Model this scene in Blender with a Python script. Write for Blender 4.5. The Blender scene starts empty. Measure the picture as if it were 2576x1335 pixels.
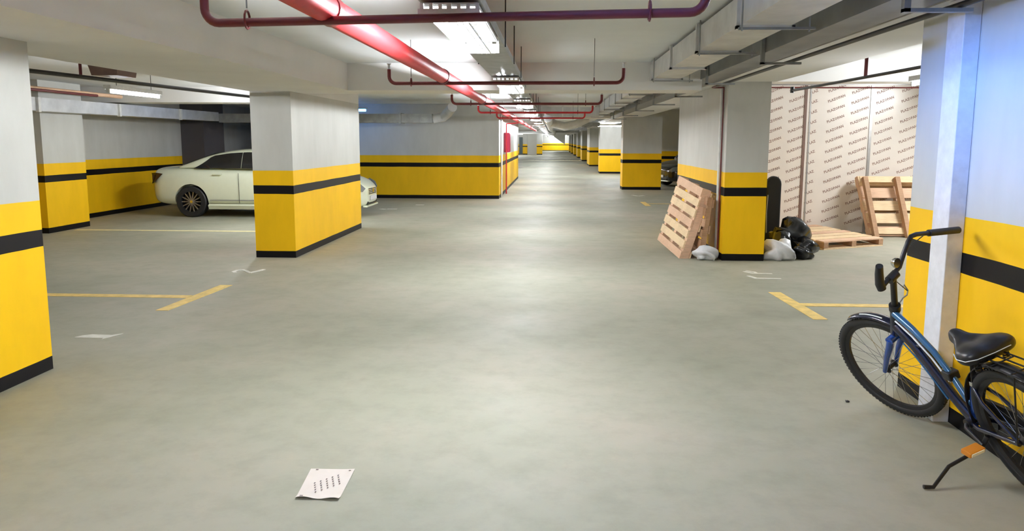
import bpy, bmesh, math, random
from mathutils import Vector, Matrix
random.seed(7)
SC = bpy.context.scene
COL = SC.collection
PI = math.pi

# ------------------------------------------------------------------ materials
def srgb(r, g, b):
    f = lambda c: (c/255/12.92) if c/255 <= .04045 else ((c/255+.055)/1.055)**2.4
    return (f(r), f(g), f(b), 1)
def new_mat(name):
    m = bpy.data.materials.new(name); m.use_nodes = True
    nt = m.node_tree
    return m, nt, nt.nodes['Principled BSDF']
def noise(nt, scale, detail=4, coord='Position', rough=.6, vec_scale=None):
    n = nt.nodes.new('ShaderNodeTexNoise'); n.inputs['Scale'].default_value = scale
    n.inputs['Detail'].default_value = detail; n.inputs['Roughness'].default_value = rough
    if coord == 'Position':
        src = nt.nodes.new('ShaderNodeNewGeometry').outputs['Position']
    else:
        src = nt.nodes.new('ShaderNodeTexCoord').outputs['Object']
    if vec_scale:
        mp = nt.nodes.new('ShaderNodeMapping'); mp.inputs['Scale'].default_value = vec_scale
        nt.links.new(src, mp.inputs['Vector']); src = mp.outputs['Vector']
    nt.links.new(src, n.inputs['Vector'])
    return n.outputs['Fac']
def ramp(nt, fac, stops, interp='LINEAR'):
    r = nt.nodes.new('ShaderNodeValToRGB'); r.color_ramp.interpolation = interp
    e = r.color_ramp.elements
    while len(e) < len(stops): e.new(.5)
    for i, (p, c) in enumerate(stops): e[i].position = p; e[i].color = c
    nt.links.new(fac, r.inputs['Fac']); return r.outputs['Color']
def mixc(nt, fac, a, b, mode='MIX'):
    n = nt.nodes.new('ShaderNodeMix'); n.data_type = 'RGBA'; n.blend_type = mode
    for s, v in (('Factor', fac), ('A', a), ('B', b)):
        i = [x for x in n.inputs if x.name == s and (x.type == 'VALUE' if s == 'Factor' else x.type == 'RGBA')][0]
        if hasattr(v, 'is_output'): nt.links.new(v, i)
        else: i.default_value = v
    return [o for o in n.outputs if o.type == 'RGBA'][0]
def maprange(nt, fac, a, b, c, d):
    n = nt.nodes.new('ShaderNodeMapRange')
    for i, v in enumerate((a, b, c, d)): n.inputs[i+1].default_value = v
    nt.links.new(fac, n.inputs[0]); return n.outputs[0]
def bump(nt, bs, fac, strength=.2, dist=.01):
    b = nt.nodes.new('ShaderNodeBump'); b.inputs['Strength'].default_value = strength
    b.inputs['Distance'].default_value = dist
    nt.links.new(fac, b.inputs['Height']); nt.links.new(b.outputs[0], bs.inputs['Normal'])
def simple(name, col, rough=.5, metal=0., vary=.06, nscale=12, coat=0., spec=.5, bumps=0.):
    m, nt, bs = new_mat(name)
    f = noise(nt, nscale, coord='Object')
    lo = tuple(c*(1-vary*2) for c in col[:3])+(1,); hi = tuple(min(1, c*(1+vary)) for c in col[:3])+(1,)
    nt.links.new(ramp(nt, f, [(.3, lo), (.7, hi)]), bs.inputs['Base Color'])
    bs.inputs['Roughness'].default_value = rough; bs.inputs['Metallic'].default_value = metal
    bs.inputs['Coat Weight'].default_value = coat; bs.inputs['Specular IOR Level'].default_value = spec
    if bumps: bump(nt, bs, noise(nt, nscale*6, coord='Object'), bumps, .004)
    return m
def emit(name, col, strength):
    m, nt, bs = new_mat(name)
    bs.inputs['Base Color'].default_value = col
    bs.inputs['Emission Color'].default_value = col
    bs.inputs['Emission Strength'].default_value = strength
    return m

GREY_W = srgb(206, 205, 200); YEL = srgb(254, 199, 26); BLK = (.006, .005, .006, 1)
def paint(name):
    """grey wall paint over a yellow dado with a black band and black skirting, by height above the floor"""
    m, nt, bs = new_mat(name)
    z = nt.nodes.new('ShaderNodeSeparateXYZ')
    nt.links.new(nt.nodes.new('ShaderNodeNewGeometry').outputs['Position'], z.inputs[0])
    wob = noise(nt, 1.7, 2)
    add = nt.nodes.new('ShaderNodeMath'); add.operation = 'ADD'
    nt.links.new(z.outputs['Z'], add.inputs[0]); nt.links.new(maprange(nt, wob, 0, 1, -.006, .006), add.inputs[1])
    f = maprange(nt, add.outputs[0], 0, 2, 0, 1)
    c = ramp(nt, f, [(0, BLK), (.0455, YEL), (.4405, BLK), (.4995, YEL), (.6, GREY_W)], 'CONSTANT')
    dirt = ramp(nt, noise(nt, 3.0, 6, vec_scale=(1, 1, .35)), [(.3, (.90, .90, .89, 1)), (.65, (1, 1, 1, 1))])
    nt.links.new(mixc(nt, 1., c, dirt, 'MULTIPLY'), bs.inputs['Base Color'])
    bs.inputs['Roughness'].default_value = .45; bs.inputs['Specular IOR Level'].default_value = .2
    bump(nt, bs, noise(nt, 90, 3), .05, .003)
    return m
def plaster(name, col, dark=.9):
    m, nt, bs = new_mat(name)
    lo = tuple(c*dark for c in col[:3])+(1,)
    nt.links.new(ramp(nt, noise(nt, .8, 6), [(.3, lo), (.7, col)]), bs.inputs['Base Color'])
    bs.inputs['Roughness'].default_value = .8
    bump(nt, bs, noise(nt, 60, 3), .06, .004)
    return m
def floor_mat():
    m, nt, bs = new_mat('grey_epoxy_floor')
    big = noise(nt, .35, 6, rough=.65); fine = noise(nt, 5, 8, rough=.7); spk = noise(nt, 70, 3)
    base = ramp(nt, big, [(.32, srgb(144, 145, 127)), (.5, srgb(159, 157, 140)), (.68, srgb(172, 164, 148))])
    st = ramp(nt, fine, [(.28, (.86, .87, .85, 1)), (.55, (1, 1, 1, 1))])
    c = mixc(nt, 1., base, st, 'MULTIPLY')
    sp = ramp(nt, spk, [(.0, (1, 1, 1, 1)), (.71, (1, 1, 1, 1)), (.76, (1.25, 1.25, 1.2, 1))])
    c = mixc(nt, 1., c, sp, 'MULTIPLY')
    smudge = ramp(nt, noise(nt, .55, 4, rough=.5, vec_scale=(1.2, .8, 1)), [(.60, (1, 1, 1, 1)), (.75, (.80, .80, .78, 1))])
    c = mixc(nt, 1., c, smudge, 'MULTIPLY')
    nt.links.new(c, bs.inputs['Base Color'])
    nt.links.new(maprange(nt, noise(nt, 1.3, 6, rough=.7), .3, .7, .50, .68), bs.inputs['Roughness'])
    bs.inputs['Specular IOR Level'].default_value = .5
    bump(nt, bs, noise(nt, 22, 5), .05, .003)
    return m
def wood(name, col, grain=(1, 14, 14)):
    m, nt, bs = new_mat(name)
    f = noise(nt, 5, 6, coord='Object', vec_scale=grain, rough=.7)
    lo = tuple(c*.74 for c in col[:3])+(1,)
    c = ramp(nt, f, [(.3, lo), (.58, col)])
    g = ramp(nt, noise(nt, 2.3, 2, coord='Object'), [(.35, (.82, .8, .78, 1)), (.6, (1, 1, 1, 1))])
    nt.links.new(mixc(nt, 1., c, g, 'MULTIPLY'), bs.inputs['Base Color'])
    bs.inputs['Roughness'].default_value = .75
    return m
MT = dict(
    paint=paint('yellow_grey_wall_paint'),
    ceil=plaster('ceiling_plaster', srgb(236, 238, 240)),
    beam=plaster('beam_plaster', srgb(238, 236, 234)),
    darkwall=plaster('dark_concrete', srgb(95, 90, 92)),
    white_wall=plaster('white_wall_plaster', srgb(214, 212, 205)),
    floor=floor_mat(),
    red=simple('red_pipe_paint', srgb(200, 52, 58), .48, coat=0, spec=.3),
    darkred=simple('dark_red_pipe_paint', srgb(104, 34, 38), .4),
    redbox=simple('red_cabinet_paint', srgb(178, 36, 70), .35),
    black=simple('black_metal', (.014, .013, .014, 1), .4),
    rub=simple('black_rubber', (.016, .016, .018, 1), .55),
    galv=simple('galvanised_sheet', srgb(214, 215, 218), .42, .2, .10, 3),
    galvd=simple('galvanised_steel', srgb(158, 160, 160), .45, .35, .12, 6),
    duct2=simple('shade_darkened_zinc', srgb(142, 143, 145), .5, .2, .08, 3),  # zinc grey darkened to carry the shade on the second duct's side
    white=simple('white_enamel', srgb(232, 232, 230), .35),
    cream=simple('white_plastic_trunking', srgb(226, 226, 232), .35),
    tube=emit('fluorescent_tube_glow', (.91, .96, 1., 1), 310.),
    tubedim=emit('soft_tube_glow', (.92, .96, 1., 1), 14.), bay=emit('bay_tube_glow', (.93, .96, 1., 1), 80.),
    blueglow=emit('blue_lamp_glow', (.10, .38, 1., 1), 13.),
    yline=simple('yellow_floor_paint', srgb(240, 206, 120), .5, vary=.12, nscale=9),
    pyline=simple('pale_yellow_floor_paint', srgb(236, 226, 176), .5, vary=.1, nscale=9),
    wline=simple('white_floor_paint', srgb(225, 224, 214), .5, vary=.1, nscale=9),
    wood=wood('pale_pallet_pine', srgb(244, 214, 172)),
    wood2=wood('pinkish_pallet_pine', srgb(232, 192, 160)),
    woodd=wood('weathered_pallet_pine', srgb(186, 146, 112)),
    panel=simple('white_sandwich_panel', srgb(232, 222, 212), .3, vary=.03, nscale=1.5),
    print=simple('brown_print', srgb(158, 130, 118), .6),
    alu=simple('aluminium_profile', srgb(176, 172, 168), .35, .5),
    brownprof=simple('brown_profile', srgb(120, 92, 80), .5),
    bag=simple('black_plastic_bag', (.01, .01, .012, 1), .22, coat=.4),
    wbag=simple('white_plastic_bag', srgb(225, 224, 226), .4),
    case=simple('black_fabric_case', (.02, .02, .021, 1), .8),
    paper=simple('paper_sheet', srgb(214, 204, 194), .8, vary=.02),
    ink=simple('grey_print', srgb(120, 108, 106), .8),
    carw=simple('cream_white_car_paint', srgb(236, 240, 216), .25, coat=.8, vary=.01),
    carb=simple('black_car_paint', (.01, .01, .012, 1), .2, coat=1., vary=.01),
    glass=simple('dark_tinted_glass', (.008, .008, .010, 1), .08, coat=.5, vary=0),
    chrome=simple('chrome', srgb(220, 222, 225), .15, 1.),
    rim=simple('dark_alloy', srgb(150, 150, 156), .3, .8),
    lamp=simple('headlamp_lens', srgb(150, 155, 160), .1, .5),
    tail=simple('smoked_tail_lamp', srgb(52, 30, 34), .12),
    plate=simple('number_plate_white', srgb(225, 225, 225), .5),
    blue=simple('blue_bicycle_paint', srgb(38, 82, 170), .25, .3, coat=.6),
    teal=simple('teal_bicycle_paint', srgb(52, 104, 150), .25, .3, coat=.6),
    navy=simple('navy_bicycle_paint', srgb(16, 22, 48), .25, .2, coat=.5),
    wstripe=simple('white_decal', srgb(230, 232, 236), .3),
    spoke=simple('steel_spoke', srgb(170, 172, 175), .25, .9),
    leather=simple('black_vinyl_saddle', (.018, .017, .018, 1), .35),
    orange=simple('orange_reflector', srgb(196, 120, 30), .3),
    reflect=simple('pale_reflector', srgb(255, 236, 190), .3),
    door=simple('dark_door_paint', srgb(70, 84, 84), .5),
)

# ------------------------------------------------------------------ mesh helpers
class MB:
    def __init__(s): s.bm = bmesh.new()
    def box(s, lo, hi, mat=None):
        c = [(x, y, z) for z in (lo[2], hi[2]) for y in (lo[1], hi[1]) for x in (lo[0], hi[0])]
        return s.hexa(c, mat)
    def hexa(s, c, mat=None):
        v = [s.bm.verts.new(mat @ Vector(p) if mat else p) for p in c]
        for f in ((0, 2, 3, 1), (4, 5, 7, 6), (0, 1, 5, 4), (2, 6, 7, 3), (0, 4, 6, 2), (1, 3, 7, 5)):
            s.bm.faces.new([v[i] for i in f])
        return s
    def obox(s, o, u, v, w):
        """box from a corner and three edge vectors"""
        o, u, v, w = map(Vector, (o, u, v, w))
        return s.hexa([o, o+u, o+v, o+u+v, o+w, o+u+w, o+v+w, o+u+v+w])
    def tube(s, pts, r, seg=10, closed=False, caps=True):
        pts = [Vector(p) for p in pts]; n = len(pts)
        rs = r if isinstance(r, (list, tuple)) else [r]*n
        rings = []; prev = None
        for i, p in enumerate(pts):
            if closed: d = pts[(i+1) % n]-pts[i-1]
            elif i == 0: d = pts[1]-p
            elif i == n-1: d = p-pts[i-1]
            else: d = (pts[i+1]-p).normalized()+(p-pts[i-1]).normalized()
            d.normalize()
            if prev is None:
                a = Vector((0, 0, 1)) if abs(d.z) < .9 else Vector((1, 0, 0))
                a = (a-d*a.dot(d)).normalized()
            else:
                a = (prev-d*prev.dot(d)).normalized()
            prev = a; b = d.cross(a)
            rings.append([s.bm.verts.new(p+(a*math.cos(t*2*PI/seg)+b*math.sin(t*2*PI/seg))*rs[i]) for t in range(seg)])
        m = n if closed else n-1
        for i in range(m):
            A, B = rings[i], rings[(i+1) % n]
            for k in range(seg): s.bm.faces.new((A[k], A[(k+1) % seg], B[(k+1) % seg], B[k]))
        if caps and not closed:
            s.bm.faces.new(rings[0][::-1]); s.bm.faces.new(rings[-1])
        return s
    def ngon(s, pts):
        s.bm.faces.new([s.bm.verts.new(p) for p in pts]); return s
    def prism(s, pts, d):
        d = Vector(d); a = [s.bm.verts.new(p) for p in pts]; b = [s.bm.verts.new(Vector(p)+d) for p in pts]; n = len(a)
        s.bm.faces.new(a); s.bm.faces.new(b[::-1])
        for i in range(n): s.bm.faces.new((a[i], b[i], b[(i+1) % n], a[(i+1) % n]))
        return s
    def loft(s, rings, close=True, caps=True):
        R = [[s.bm.verts.new(p) for p in ring] for ring in rings]; n = len(R[0])
        for A, B in zip(R, R[1:]):
            for k in range(n if close else n-1):
                s.bm.faces.new((A[k], A[(k+1) % n], B[(k+1) % n], B[k]))
        if caps: s.bm.faces.new(R[0][::-1]); s.bm.faces.new(R[-1])
        return s
    def lathe(s, prof, c, ax, e1, seg=32):
        """prof: (radius, along axis) pairs, closed ring"""
        c, ax, e1 = Vector(c), Vector(ax).normalized(), Vector(e1).normalized(); e2 = ax.cross(e1)
        R = []
        for t in range(seg):
            a = 2*PI*t/seg; d = e1*math.cos(a)+e2*math.sin(a)
            R.append([s.bm.verts.new(c+d*r+ax*h) for r, h in prof])
        n = len(prof)
        for t in range(seg):
            A, B = R[t], R[(t+1) % seg]
            for k in range(n): s.bm.faces.new((A[k], A[(k+1) % n], B[(k+1) % n], B[k]))
        return s
    def build(s, name, mat, parent=None, smooth=False, origin=None, bevel=0, sub=0):
        bmesh.ops.recalc_face_normals(s.bm, faces=s.bm.faces)
        me = bpy.data.meshes.new(name)
        if origin is None:
            origin = parent.get('_o') if parent and '_o' in parent.keys() else None
        off = Vector(origin) if origin is not None else Vector((0, 0, 0))
        if off.length: bmesh.ops.translate(s.bm, verts=s.bm.verts, vec=-off)
        s.bm.to_mesh(me); s.bm.free()
        me.materials.append(MT[mat] if isinstance(mat, str) else mat)
        if smooth:
            for p in me.polygons: p.use_smooth = True
        o = bpy.data.objects.new(name, me); COL.objects.link(o)
        if smooth == 'auto': me.set_sharp_from_angle(angle=math.radians(38))
        if parent: o.parent = parent
        elif off.length: o.location = off
        if bevel:
            b = o.modifiers.new('b', 'BEVEL'); b.width = bevel; b.segments = 2; b.limit_method = 'ANGLE'
        if sub:
            b = o.modifiers.new('s', 'SUBSURF'); b.levels = b.render_levels = sub
        return o
def tag(o, label, cat, group=None, kind=None):
    o['label'] = label; o['category'] = cat
    if group: o['group'] = group
    if kind: o['kind'] = kind
    return o
def root(name, loc, label, cat, group=None):
    """an Empty at the base of a thing; its parts are given in world coordinates and stored relative to it"""
    o = bpy.data.objects.new(name, None); COL.objects.link(o); o.location = loc; o['_o'] = tuple(loc)
    o.empty_display_size = .1
    return tag(o, label, cat, group)
def dup(src, loc, label, rz=None):
    r = src.copy(); COL.objects.link(r); r.location = loc; r['label'] = label
    if rz is not None: r.rotation_euler = (0, 0, rz)
    for ch in list(src.children):
        c = ch.copy(); COL.objects.link(c); c.parent = r
        for g in ch.children:
            d = g.copy(); COL.objects.link(d); d.parent = c
    return r
def structure(name, mb, mat, label, cat='wall', **k):
    return tag(mb.build(name, mat, **k), label, cat, None, 'structure')

# ------------------------------------------------------------------ building shell
XL, XR = -3.546, 2.317
Zc = 2.62
structure('floor', MB().box((-9.8, -8.2, -.12), (10.4, 124, 0)), 'floor', 'grey-green epoxy floor of the underground car park', 'floor')
structure('ceiling', MB().box((-9.8, -8.2, Zc), (2.95, 124, 2.8)), 'ceil', 'pale plastered ceiling over the driving lane', 'ceiling')
structure('ceiling', MB().box((2.95, -8.2, 2.9), (10.4, 124, 3.05)), 'ceil', 'higher ceiling over the parking bays beside the white panel enclosure', 'ceiling')
structure('wall_left', MB().box((-9.8, -8.2, 0), (-9.6, 30, 3.05)), 'paint', 'yellow and grey banded wall behind the bay of the white car')
structure('wall_right', MB().box((10.2, -8.2, 0), (10.4, 124, 3.05)), 'paint', 'banded outer wall beyond the right-hand bays')
structure('wall_back', MB().box((-9.6, -8.2, 0), (10.2, -8, 3.05)), 'white_wall', 'pale wall behind the photographer')
structure('wall_far', MB().box((-2.0, 121.5, 0), (2.6, 121.8, 3.05)), 'paint', 'yellow and grey wall closing the far end of the lane')
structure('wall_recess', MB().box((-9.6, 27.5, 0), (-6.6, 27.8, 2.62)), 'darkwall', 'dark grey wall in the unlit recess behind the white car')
# block room on the left beyond the first bays
structure('wall_block', MB().box((-6.6, 20.85, 0), (-1.5, 32.5, 2.62)), 'paint', 'large banded wall of the room with the red hose cabinet on its side')
structure('wall_side', MB().box((3.62, 31.2, 0), (10.2, 31.5, 2.9)), 'paint', 'banded wall behind the black car')
piers = [(-4.107, XL, 1.35, 4.98, 'nearest banded pillar at the left frame edge'),
         (-4.107, XL, 10.07, 13.65, 'banded pillar in front of the white car'),
         (XR, 2.879, 1.2, 4.965, 'nearest banded pillar behind the bicycle'),
         (XR, 2.879, 10.24, 14.1, 'banded pillar with pallets leaning on it'),
         (XR, 3.60, 25.2, 25.95, 'banded pillar beside the black car'),
         (XR, 3.40, 37.6, 38.6, 'banded pillar under the glowing lamp, third along the right side')]
for i, y in enumerate((48.2, 60.5, 72, 84, 96, 108)):
    piers.append((XR, 3.1, y, y+3.4, 'distant banded pillar, %s along the right side of the lane' % ('fourth', 'fifth', 'sixth', 'seventh', 'eighth', 'ninth')[i]))
for x0, x1, y0, y1, lab in piers:
    zt = 2.27 if x0 < 0 else 2.4
    structure('pillar', MB().box((x0, y0, 0), (x1, y1, zt)), 'paint', lab, 'pillar')
structure('pillar', MB().box((-9.6, 12.42, 0), (-8.72, 13.58, Zc)), 'paint', 'banded half pillar against the left wall before the white car', 'pillar')
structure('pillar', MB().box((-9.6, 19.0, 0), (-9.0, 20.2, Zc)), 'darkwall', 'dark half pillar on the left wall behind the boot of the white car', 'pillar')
# beams
structure('beam', MB().box((-4.107, -8, 2.27), (-2.71, 9.9, Zc)), 'beam', 'wide ceiling beam along the left pillars', 'beam')
structure('beam', MB().box((-4.107, 10.62, 2.27), (XL, 13.65, Zc)), 'beam', 'beam stub over the pillar in front of the white car', 'beam')
structure('beam', MB().box((2.2, -8, 2.4), (2.95, 121.5, 2.9)), 'beam', 'wide ceiling beam along the right pillars beside the duct', 'beam')
structure('beam', MB().box((-4.107, 9.9, 2.27), (1.9, 10.62, Zc)), 'beam', 'cross beam over the lane between the first pillars', 'beam')
for y, n in ((25.2, 'second'), (37.6, 'third'), (49.5, 'fourth'), (61.5, 'fifth'), (73, 'sixth'), (85, 'seventh'), (97, 'eighth')):
    structure('beam', MB().box((-1.5 if y < 32 else -6, y, 2.36), (1.9, y+.75, Zc)), 'beam', n+' cross beam over the lane counted from the camera', 'beam')
structure('beam', MB().box((2.95, 12.35, 2.56), (10.2, 12.85, 2.9)), 'beam', 'cross beam just in front of the white panel enclosure', 'beam')
structure('beam', MB().box((-9.6, 14.2, 2.33), (-4.107, 14.9, Zc)), 'beam', 'cross beam over the white car', 'beam')
# far left pieces beyond the block
structure('wall_left', MB().box((-9.0, 88, 0), (-3.0, 88.3, 2.62)), 'paint', 'distant banded wall left of the white door gap')
structure('door_1', MB().box((-3.0, 88.05, 0), (-1.9, 88.2, 2.5)), 'white_wall', 'distant pale door panel between banded walls', 'door')
structure('wall_left', MB().box((-1.9, 87.6, 0), (-1.25, 88.3, 2.62)), 'paint', 'short distant banded wall right of the white door')
structure('wall_left', MB().box((-9.2, 32.5, 0), (-9.0, 88, 2.62)), 'paint', 'distant left wall behind the block room')
structure('door_2', MB().box((-3.95, 87.9, .02), (-3.55, 88.0, 2.0)), 'door', 'narrow dark door in the distant left wall', 'door')
structure('wall_far', MB().prism([(1.85, 118, 1.0), (1.85, 118, 2.6), (-.4, 118, 2.6)], (0, .3, 0)), 'beam', 'sloping underside of a ramp at the far end of the lane')
structure('trim_1', MB().box((-9.0, 62, 0), (2.3, 62.25, .05)), 'wline', 'pale threshold strip across the far lane', 'trim')

# ------------------------------------------------------------------ floor markings
def mark(name, polys, mat, label, cat='floor marking'):
    mb = MB(); h = .003
    for i, p in enumerate(polys): mb.prism([(x, y, .0004) for x, y in p], (0, 0, h+i*.0006))
    return tag(mb.build(name, mat, origin=(polys[0][0][0], polys[0][0][1], 0)), label, cat, None, 'structure')
def rect(x0, y0, x1, y1): return [(x0, y0), (x1, y0), (x1, y1), (x0, y1)]
def stroke(pts, w):
    out = []
    for a, b in zip(pts, pts[1:]):
        a, b = Vector(a), Vector(b); d = (b-a).normalized(); n = Vector((-d.y, d.x))*w/2; a = a-d*w*.3; b = b+d*w*.3
        out.append([tuple(a-n), tuple(b-n), tuple(b+n), tuple(a+n)])
    return out
mark('parking_line', [rect(-9.4, 7.37, -3.76, 7.50), [(-3.78, 6.80), (-3.66, 6.80), (-3.58, 8.07), (-3.72, 8.07)]], 'yline', 'yellow T-shaped bay line beside the nearest left pillar')
mark('parking_line', [rect(-8.6, 12.90, -4.2, 13.03)], 'pyline', 'thin yellow bay line in front of the white car')
mark('parking_line', [[(2.34, 8.08), (2.40, 6.84), (2.53, 6.84), (2.47, 8.08)], rect(2.49, 7.40, 9.9, 7.53)], 'yline', 'yellow T-shaped bay line in front of the bicycle wheel')
mark('parking_line', [rect(2.33, 18.85, 2.47, 20.1), rect(2.47, 19.5, 9.9, 19.62)], 'yline', 'small yellow T-shaped bay line left of the leaning pallets')
mark('parking_line', [rect(2.7, 16.6, 3.4, 16.75)], 'wline', 'short pale dash left of the leaning pallets')
mark('bay_number', stroke([(-3.90, 8.88), (-3.94, 8.93), (-3.93, 9.02), (-3.87, 9.05), (-3.80, 8.98), (-3.74, 8.90), (-3.70, 8.86)], .045)+stroke([(-3.70, 8.86), (-3.65, 8.98), (-3.62, 9.08)], .045), 'wline', 'white painted number 2 on the floor before the middle left pillar')
mark('bay_number', [[(-3.93, 5.80), (-3.68, 5.80), (-3.67, 5.76), (-3.60, 5.95), (-3.66, 5.89), (-3.84, 5.90), (-3.90, 5.86)]], 'wline', 'white painted number 1 on the floor beside the nearest left pillar')
mark('bay_number', stroke([(2.41, 9.37), (2.48, 9.25), (2.70, 9.24)], .045)+stroke([(2.45, 9.42), (2.52, 9.34), (2.53, 9.25)], .035)
     + stroke([(2.38, 9.05), (2.43, 8.90), (2.70, 8.88)], .05), 'wline', 'pair of white number strokes on the floor before the right pillar')
mark('bay_number', stroke([(2.40, 22.6), (2.52, 22.2), (2.72, 22.5)], .09), 'wline', 'small white number on the floor before the pillar by the black car')
mark('bay_number', stroke([(-4.05, 17.5), (-3.98, 17.45)], .12)+stroke([(-3.88, 17.5), (-3.72, 17.5)], .12), 'wline', 'worn white marks on the floor by the nose of the white car')
mark('bay_number', stroke([(-3.42, 18.7), (-3.28, 18.7)], .12), 'wline', 'single worn white mark on the floor before the block room wall')

# ------------------------------------------------------------------ fluorescent fixtures over the lane
FX = -.51
def lane_light(y):
    zt = 2.28; t = root('fluorescent_light', (FX, y, zt), 'x', 'ceiling light', 'fluorescent lights hung along the lane')
    x0, x1, y0, y1 = FX-.14, FX+.14, y-.66, y+.66
    b = MB()
    b.box((x0, y0, zt-.01), (x1, y1, zt))                                   # top plate
    b.box((FX-.012, y0, zt-.085), (FX-.004, y1, zt-.01))
    for x in (x0, x1-.006): b.box((x, y0, zt-.016), (x+.006, y1, zt-.01))
    b.box((x0+.008, y0+.004, zt-.018), (x1-.008, y1-.004, zt-.010))
    b.build('housing', 'white', t)
    for yy, nm in ((y0-.012, 'end_plate'), (y1, 'end_plate')):
        e = MB(); e.box((x0-.01, yy, zt-.09), (x1+.01, yy+.012, zt-.03))
        for k in range(7): e.box((x0+k*.045, yy, zt-.03), (x0+k*.045+.018, yy+.012, zt-.004))
        e.build(nm, 'white', t)
    MB().tube([(FX-.068, y0+.02, zt-.078), (FX-.068, y1-.02, zt-.078)], .017, 10).build('tube', 'tube', t, smooth=True)
    MB().tube([(FX+.068, y0+.02, zt-.072), (FX+.068, y1-.02, zt-.072)], .013, 10).build('tube', 'tubedim', t, smooth=True)
    l = MB()
    for k in range(22): l.box((FX+.006, y0+.05+k*.058, zt-.098), (x1-.010, y0+.056+k*.058, zt-.088))
    for k in range(3): l.box((FX+.035+k*.03, y0+.01, zt-.098), (FX+.038+k*.03, y1-.01, zt-.090))
    l.build('louvre', 'white', t)
    return t
Lt = lane_light(4.37)
Lt['label'] = 'nearest bright fluorescent fixture over the lane, under the red pipes'
ords = 'second third fourth fifth sixth seventh eighth ninth tenth eleventh twelfth thirteenth'.split()
for k, n in enumerate(ords): dup(Lt, (FX, 4.37+4.25*(k+1), 2.28), n+' fluorescent fixture along the lane counted from the camera')
dup(Lt, (FX, .12, 2.28), 'fluorescent fixture hung above the camera')
for k in range(7): dup(Lt, (FX if k < 5 else -.9, 62+8.6*k, 2.28), 'far end fluorescent fixture, %s beyond the fifth cross beam' % ('first', 'second', 'third', 'fourth', 'fifth', 'sixth', 'seventh')[k])

def bay_light(x, y, z, label, L=1.2, rz=0, s='bay'):
    t = root('strip_light', (0, 0, 0), label, 'ceiling light', 'bare fluorescent strips over the bays')
    MB().box((-.045, -L/2, .02), (.045, L/2, .07)).build('housing', 'white', t)
    MB().tube([(0, -L/2+.03, -.005), (0, L/2-.03, -.005)], .018, 10).build('tube', s, t, smooth=True)
    e = MB()
    for yy in (-L/2, L/2-.03): e.box((-.02, yy, -.025), (.02, yy+.03, .02))
    e.build('end_cap', 'white', t)
    r = MB()
    for yy in (-L/2+.2, L/2-.2): r.tube([(0, yy, .07), (0, yy, 2.62-z if x < 2.95 else 2.9-z)], .004, 6)
    r.build('hanger_rod', 'black', t)
    t.location = (x, y, z); t.rotation_euler = (0, 0, rz); return t
bay_light(-5.35, 9.45, 2.2, 'glowing fluorescent strip over the left bays near the white car')
bay_light(-5.35, 4.2, 2.2, 'fluorescent strip over the bay hidden left of the nearest pillar')
bay_light(-6.9, 5.6, 2.3, 'unseen fluorescent strip added out of frame to brighten the left bays', 1.5, s='tubedim')  # extra strip outside the frame, added as fill for the left bays
bay_light(-4.95, 13.5, 2.25, 'unseen fluorescent strip added behind the middle left pillar to brighten the white car', 1.2, s='tube')  # added out of sight to light the car side and left wall
bay_light(3.62, 7.3, 2.2, 'fluorescent strip peeking out beside the nearest right pillar')
bay_light(6.6, 11.2, 2.45, 'unseen fluorescent strip lengthened to brighten the white panels', 2.4, s='tube')  # unseen strip, made long and strong to lift the panel brightness
bay_light(2.75, 34.5, 2.28, 'bright lamp glowing between distant right pillars', 1.5, PI/2, 'tube')
bay_light(6.5, 21.5, 2.5, 'fluorescent strip behind the white panel enclosure')
bay_light(-4.5, 82, 2.3, 'distant fluorescent strip lighting the white door wall', 2.4, PI/2, 'tube')
bay_light(-3.2, 42, 2.3, 'fluorescent strip in the side bay just beyond the block room', 1.5, 0, 'tube')
bay_light(0.6, 119, 2.3, 'fluorescent strip added to brighten the end wall', 2.4, PI/2, 'tube')  # added because the far wall came out dark
for (x, y, z, rz, lab) in ((-5.6, 19.5, 2.40, PI/2, 'blue glowing strip lamp above the block room wall'),):
    t = root('strip_light', (0, 0, 0), lab, 'ceiling light', 'blue strip lamps')
    MB().box((-.05, -.75, .02), (.05, .75, .06)).build('housing', 'white', t)
    MB().tube([(0, -.72, -.01), (0, .72, -.01)], .03, 10).build('tube', 'blueglow', t, smooth=True)
    MB().tube([(0, 0, .06), (0, 0, 2.62-z)], .004, 6).build('hanger_rod', 'black', t)
    t.location = (x, y, z); t.rotation_euler = (0, 0, rz)

# ------------------------------------------------------------------ cable tray
t = root('cable_tray', (FX, 0, 2.30), 'perforated grey cable tray carrying the lane lights', 'cable tray')
b = MB(); b.box((FX-.15, -7.9, 2.292), (FX+.15, 60, 2.298))
for x in (FX-.15, FX+.142): b.box((x, -7.9, 2.298), (x+.008, 60, 2.345))
b.build('tray', 'galvd', t)
for i, y in enumerate((2.6, 5.54, 6.76, 8.22, 11.2, 13.2, 15.4, 17.6, 19.8, 22)):
    for x in (FX-.158, FX+.158):
        MB().tube([(x, y, 2.29), (x, y, Zc)], .005, 6).build('hanger_rod', 'black', t)

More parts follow.
